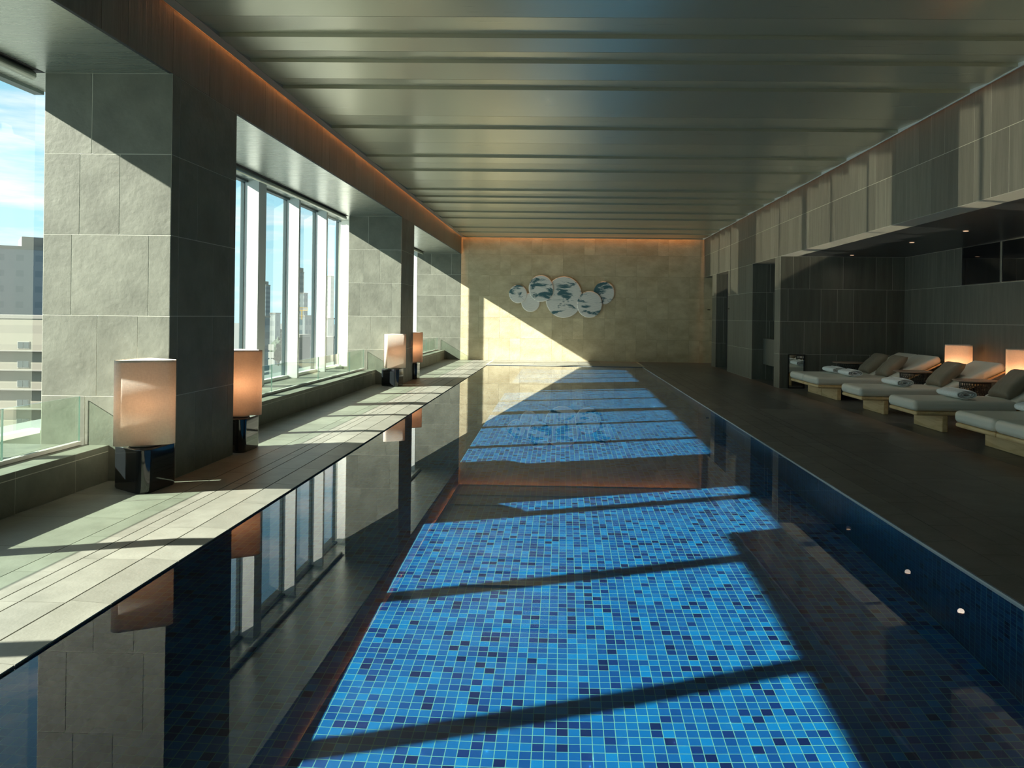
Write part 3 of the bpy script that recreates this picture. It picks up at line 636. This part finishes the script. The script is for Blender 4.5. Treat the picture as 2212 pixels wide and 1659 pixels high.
def towel_mesh():
    # flattened roll: spiral section in x/z, extruded along y
    bm = bmesh.new(); pts = []; turns = 3.2; N = 84
    for k in range(N + 1):
        a = 2 * math.pi * turns * k / N; f = 0.18 + 0.82 * k / N
        pts.append(((0.125 * f) * math.cos(a), 0.052 * f * math.sin(a) + 0.003 * math.sin(5 * a)))
    pts += [(0.14, -0.035), (0.155, -0.048)] if False else []
    th = 0.0085; prev = None; L0, L1 = -0.26, 0.26
    for i, (px, pz) in enumerate(pts):
        a = pts[max(0, i - 1)]; b = pts[min(len(pts) - 1, i + 1)]; dx, dz = b[0] - a[0], b[1] - a[1]; L = math.hypot(dx, dz) or 1
        nx, nz = -dz / L * th, dx / L * th
        cur = [bm.verts.new((px + s * nx, y + 0.004 * math.sin(i * 1.3), pz + s * nz)) for y in (L0, -0.1, 0.1, L1) for s in (-1, 1)]
        if prev:
            for q in range(3):
                bm.faces.new((prev[q * 2], prev[q * 2 + 2], cur[q * 2 + 2], cur[q * 2])); bm.faces.new((prev[q * 2 + 1], cur[q * 2 + 1], cur[q * 2 + 3], prev[q * 2 + 3]))
            bm.faces.new((prev[0], cur[0], cur[1], prev[1])); bm.faces.new((prev[6], prev[7], cur[7], cur[6]))
        else: 
            for q in range(3): bm.faces.new((cur[q * 2], cur[q * 2 + 1], cur[q * 2 + 3], cur[q * 2 + 2]))
        prev = cur
    for q in range(3): bm.faces.new((prev[q * 2], prev[q * 2 + 2], prev[q * 2 + 3], prev[q * 2 + 1]))
    return bm
def towel(x, y, label, first=[None]):
    if first[0] is None: o = link('rolled_towel', towel_mesh(), M_TOWEL, smooth=True); first[0] = o; sb = o.modifiers.new('s', 'SUBSURF'); sb.levels = 1; sb.render_levels = 1
    else: o = first[0].copy(); C.objects.link(o)
    o.location = (x, y, 0.363 + 0.0605); o.rotation_euler = (0, 0, rnd.uniform(-0.04, 0.04))
    tag(o, label, 'towel', 'white rolled towels on the loungers'); return o
LX = 4.035
for y, who, sh in ((13.515, 'farthest one, beside the framed mirror, left of the far pair', 'farthest lounger, beside the framed mirror'), (12.775, 'nearer one of the far pair pushed together', 'nearer lounger of the far pair'),
        (10.985, 'single one between the two visible woven tables', 'single lounger between two woven tables'), (9.36, 'single one just in front of the nearest woven table', 'single lounger nearest the pair at the right'),
        (7.735, 'farther one of the near pair at the right picture edge', 'farther lounger of the near pair'), (6.99, 'nearest one of all, mostly cut off by the right picture edge', 'nearest lounger, cut off at the right')):
    lounger(LX, y, 'greige cushioned oak lounger, ' + who)
    if y > 8: pillow(5.335, y, 'taupe square cushion leaning on the ' + sh)
    if y > 7: towel(4.65, y - 0.02, 'white rolled towel on the ' + sh)

# ------------------------------------------------------------------ round side tables with a woven drum
def table(x, y, label):
    t = empty('side_table', (x, y, 0)); tag(t, label, 'side table', 'round side tables between the loungers')
    bm = bmesh.new(); N = 56; rs = [(0.245, 0.498), (0.262, 0.503), (0.27, 0.512), (0.266, 0.518)]
    rg = [[bm.verts.new((r * math.cos(2 * math.pi * k / N), r * math.sin(2 * math.pi * k / N), z)) for k in range(N)] for r, z in rs]
    for a, b in zip(rg[:-1], rg[1:]):
        for k in range(N): bm.faces.new((a[k], a[(k + 1) % N], b[(k + 1) % N], b[k]))
    bm.faces.new(rg[-1]); bm.faces.new(list(reversed(rg[0])))
    o = link('table_top', bm, M_TABLE, t)
    for p in o.data.polygons: p.use_smooth = len(p.vertices) == 4
    bm = bmesh.new(); n = 34; R = lambda z: 0.162 + 0.02 * (z / 0.495)
    zs = [0.02 + 0.058 * i for i in range(9)]
    for i in range(8):
        for k in range(n):
            a = 2 * math.pi * (k + 0.5 * (i % 2)) / n
            for da, s in ((0, 1),):
                ca, sa = math.cos(a), math.sin(a)
                tube(bm, (R(zs[i]) * ca, R(zs[i]) * sa, zs[i]), (R(zs[i + 1]) * ca, R(zs[i + 1]) * sa, zs[i + 1]), 0.0045, 5, cap=False)
    for z in zs:
        for k in range(48):
            a, b = 2 * math.pi * k / 48, 2 * math.pi * (k + 1) / 48
            tube(bm, (R(z) * math.cos(a), R(z) * math.sin(a), z), (R(z) * math.cos(b), R(z) * math.sin(b), z), 0.005, 5, cap=False)
    link('woven_drum', bm, M_BRONZE, t)
    bm = bmesh.new(); bmesh.ops.create_cone(bm, cap_ends=True, segments=40, radius1=0.17, radius2=0.17, depth=0.02); link('drum_base', bm, M_BRONZE, t, loc=(0, 0, 0.01))
    bm = bmesh.new(); bmesh.ops.create_cone(bm, cap_ends=True, segments=40, radius1=0.18, radius2=0.18, depth=0.01); link('drum_cap', bm, M_BRONZE, t, loc=(0, 0, 0.493))
    return t
table(5.13, 14.14, 'round side table with woven drum behind the farthest lounger')
table(5.27, 11.86, 'round side table with woven drum in front of the far pair of loungers')
table(5.32, 10.18, 'round side table with woven drum between the two single loungers, nearest')

# ------------------------------------------------------------------ the city outside
def ray(u, v):   # direction through a picture point, scaled to one metre of depth
    a, b = (u - CX) / F_PX, -(v - CY) / F_PX
    d = right * a + up * b + cz0; return d / d.y
def facade(name, base, win, sx, sz, fx=0.55, fz=0.5, haze=0.0, hz=(0.60, 0.78, 0.84)):
    m = mat(name, base, 0.7); n, l, p = nodes(m)
    tcn = n.new('ShaderNodeTexCoord'); s = n.new('ShaderNodeSeparateXYZ'); l.new(tcn.outputs['Object'], s.inputs[0])
    ad = n.new('ShaderNodeMath'); ad.operation = 'ADD'; l.new(s.outputs[0], ad.inputs[0]); l.new(s.outputs[1], ad.inputs[1])
    outs = []
    for v, sc, f in ((ad.outputs[0], sx, fx), (s.outputs[2], sz, fz)):
        q = n.new('ShaderNodeMath'); q.operation = 'DIVIDE'; l.new(v, q.inputs[0]); q.inputs[1].default_value = sc
        r = n.new('ShaderNodeMath'); r.operation = 'FRACT'; l.new(q.outputs[0], r.inputs[0])
        c = n.new('ShaderNodeMath'); c.operation = 'LESS_THAN'; l.new(r.outputs[0], c.inputs[0]); c.inputs[1].default_value = f; outs.append(c.outputs[0])
    mu = n.new('ShaderNodeMath'); mu.operation = 'MULTIPLY'; l.new(outs[0], mu.inputs[0]); l.new(outs[1], mu.inputs[1])
    mx = n.new('ShaderNodeMix'); mx.data_type = 'RGBA'; l.new(mu.outputs[0], mx.inputs[0]); mx.inputs[6].default_value = (*base, 1); mx.inputs[7].default_value = (*win, 1); l.new(mx.outputs[2], p.inputs['Base Color'])
    return m
GZ = -20.0
def building(x, y, wx, wy, top, m, label, rz=0.0, cap=None, roofm=None, set_back=None):
    t = empty('city_building', (x, y, GZ), rz); tag(t, label, 'building')
    link('walls', bx(-wx / 2, wx / 2, -wy / 2, wy / 2, 0, top - GZ), m, t)
    link('roof_slab', bx(-wx / 2 - 0.1, wx / 2 + 0.1, -wy / 2 - 0.1, wy / 2 + 0.1, top - GZ, top - GZ + (cap or 0.8)), roofm or M_CONC, t)
    if set_back:
        f, h = set_back; link('roof_plant_room', bx(-wx / 2 * f, wx / 2 * f, -wy / 2 * f, wy / 2 * f, top - GZ + (cap or 0.8), top - GZ + h), roofm or M_CONC, t)
    return t
def block(u0, u1, v, D, depth, m, label, **k):
    xl = (ray(u0, v) * D).x; xr = (ray(u1, v) * (D + depth)).x; z = CAM_H + ray((u0 + u1) / 2, v).z * D
    return building((xl + xr) / 2, D + depth / 2, xr - xl, depth, z, m, label, **k), z
M_CONC = mat('pale_concrete', (0.17, 0.17, 0.145), 0.8); M_ROOFD = mat('dark_roof', (0.10, 0.13, 0.13), 0.8)
M_APT = facade('apartment_facade', (0.20, 0.195, 0.145), (0.17, 0.165, 0.125), 400, 2.95, 1, 0.42)
M_APT2 = facade('white_block_facade', (0.19, 0.215, 0.22), (0.15, 0.18, 0.19), 3.2, 3.1, 0.4, 0.4)
def at(u, v, D): d = ray(u, v); return Vector((0, 0, CAM_H)) + d * D
# far white block and the nearer apartment block seen through the nearest bay
p = at(36, 535, 150); building(p.x - 4, 150 + 17, 24, 24, p.z, M_APT2, 'tall pale blue grey block far behind the nearest window', rz=math.radians(38), cap=0.6, set_back=(0.5, 3))
p = at(40, 688, 118); t = building(p.x - 5, 118 + 8, 30, 16, p.z, M_APT, 'cream apartment block with rows of windows behind the nearest window', cap=0.5)
M_WIN = mat('apartment_window', (0.05, 0.07, 0.07), 0.3); M_WFR = mat('apartment_window_frame', (0.26, 0.26, 0.23), 0.6)
for i in range(6):
    for j in range(4):
        wx0 = 3.3 + 1.6 - 6.4 * j - (1.0 if j else 0); wz = (p.z - GZ) - 4.6 - 2.95 * i
        if wz < 1: continue
        o = link('window', bx(wx0, wx0 + 1.9, -8.06, -8.0, wz, wz + 1.1), M_WFR, t); link('pane', bx(wx0 + 0.1, wx0 + 0.9, -8.1, -8.06, wz + 0.1, wz + 1.0), M_WIN, o); link('pane', bx(wx0 + 1.0, wx0 + 1.8, -8.1, -8.06, wz + 0.1, wz + 1.0), M_WIN, o)
    link('balcony_rail', bx(-15, 15, -8.9, -8.0, (p.z - GZ) - 5.0 - 2.95 * i, (p.z - GZ) - 4.85 - 2.95 * i), M_CONC, t)
# towers and roofs seen through the middle bay
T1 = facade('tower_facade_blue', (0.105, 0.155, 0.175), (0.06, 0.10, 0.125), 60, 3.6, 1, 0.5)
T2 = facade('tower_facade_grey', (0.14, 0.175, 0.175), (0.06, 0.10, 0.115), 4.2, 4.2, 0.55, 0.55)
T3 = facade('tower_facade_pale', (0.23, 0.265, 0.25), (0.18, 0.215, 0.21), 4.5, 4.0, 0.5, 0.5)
block(545, 584, 617, 600, 9, T1, 'slender blue grey high rise, leftmost in the middle bay', cap=1.0, set_back=(0.8, 3.5))
block(628, 657, 588, 560, 9, T2, 'tallest grey high rise seen through the middle bay', cap=0.8, set_back=(0.9, 3.4))
block(628, 665, 634, 540, 8, T2, 'grey shoulder block in front of the tallest high rise', cap=0.6)
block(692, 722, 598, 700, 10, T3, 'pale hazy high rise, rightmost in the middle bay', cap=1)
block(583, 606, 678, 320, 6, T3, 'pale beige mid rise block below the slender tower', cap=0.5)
block(560, 583, 686, 205, 5, T1, 'low blue grey block at the left of the avenue', cap=0.4)
block(625, 673, 684, 300, 8, T2, 'mid rise office block behind the dark block roof', cap=0.6)
tb, ztb = block(625, 670, 729, 118, 5, mat('slate_block_wall', (0.05, 0.06, 0.06), 0.7), 'dark grey block with small white windows seen low in the middle bay', cap=0.4, roofm=M_CONC)
M_BLIND = mat('white_blind', (0.27, 0.28, 0.25), 0.6)
wt = (ray(670, 729) * 123).x - (ray(625, 729) * 118).x
for i in range(3):
    for j in range(2): link('window', bx(wt / 2 - 1.6 - 0.82 * 1.0 - 2.3 * j, wt / 2 - 1.6 - 2.3 * j, -2.56, -2.5, (ztb - GZ) - 1.5 - 1.15 * i - 0.5, (ztb - GZ) - 1.15 * i - 1.1), M_BLIND, tb)
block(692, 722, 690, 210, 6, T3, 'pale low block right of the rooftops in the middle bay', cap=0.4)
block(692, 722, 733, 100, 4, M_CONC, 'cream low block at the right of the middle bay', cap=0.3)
# yellow framed rooftop billboard
p = at(652, 667.5, 296); t = empty('rooftop_billboard', (p.x, p.y, p.z)); tag(t, 'yellow framed billboard on a rooftop below the tallest tower', 'billboard')
M_YEL = mat('yellow_paint', (0.34, 0.22, 0.03), 0.6); bm = bmesh.new()
for q in ((-2.2, 2.2, 0, 0.2, -0.65, -0.45), (-2.2, 2.2, 0, 0.2, 0.45, 0.65), (-2.2, -2.0, 0, 0.2, -0.45, 0.45), (2.0, 2.2, 0, 0.2, -0.45, 0.45)): box(bm, *q)
link('frame', bm, M_YEL, t); link('board', bx(-2.0, 2.0, 0.05, 0.15, -0.45, 0.45), M_CONC, t); link('post', bx(-0.15, 0.15, 0, 0.2, -4, -0.65), M_YEL, t)
# trees along the avenue
M_LEAF = stone('tree_foliage', (0.03, 0.055, 0.04), (0.06, 0.09, 0.055), 0.9, 0.8, 1.2, 6, bdist=0.3); M_BARK = mat('bark', (0.08, 0.06, 0.04), 0.9)
def tree(x, y, h, r, label, seed):
    t = empty('avenue_tree', (x, y, GZ)); tag(t, label, 'tree', 'trees along the avenue outside')
    rr = random.Random(seed); bm = bmesh.new(); bmesh.ops.create_icosphere(bm, subdivisions=4, radius=1.0)
    ph = [rr.uniform(0, 6) for _ in range(6)]
    for v in bm.verts:
        d = v.co.normalized(); k = 1 + 0.14 * math.sin(5 * d.x + ph[0]) * math.sin(6 * d.y + ph[1]) + 0.09 * math.sin(13 * d.z + ph[2]) * math.sin(11 * d.x + ph[3]) + 0.05 * rr.uniform(-1, 1)
        v.co = Vector((d.x * r * k * (1 - 0.25 * max(0, d.z)), d.y * r * k * (1 - 0.25 * max(0, d.z)), d.z * h * 0.42 * k))
    link('foliage', bm, M_LEAF, t, smooth=True, loc=(0, 0, h * 0.58)); bm = bmesh.new(); tube(bm, (0, 0, 0), (0, 0, h * 0.4), r * 0.08, 8); link('trunk', bm, M_BARK, t)
for i, (u, v, r, lab) in enumerate(((601, 792, 3.2, 'green avenue tree nearest the glass balustrade, right of the road'), (605, 765, 3.4, 'second green avenue tree on the right of the road'), (588, 762, 3.0, 'green avenue tree nearest on the left of the road'),
        (600, 747, 3.4, 'third green avenue tree on the right of the road'), (586, 742, 3.2, 'farther green avenue tree on the left of the road'))):
    D = F_PX * (CAM_H - GZ) / (v - 678); p = at(u, v, D); tree(p.x, p.y, 11, r, lab, i)
o = link('city_ground', bx(-1500, 60, 20, 1600, GZ - 1, GZ), mat('city_ground_mat', (0.10, 0.115, 0.105), 0.9)); tag(o, 'grey city ground and avenue far below the windows', 'ground', kind='structure')
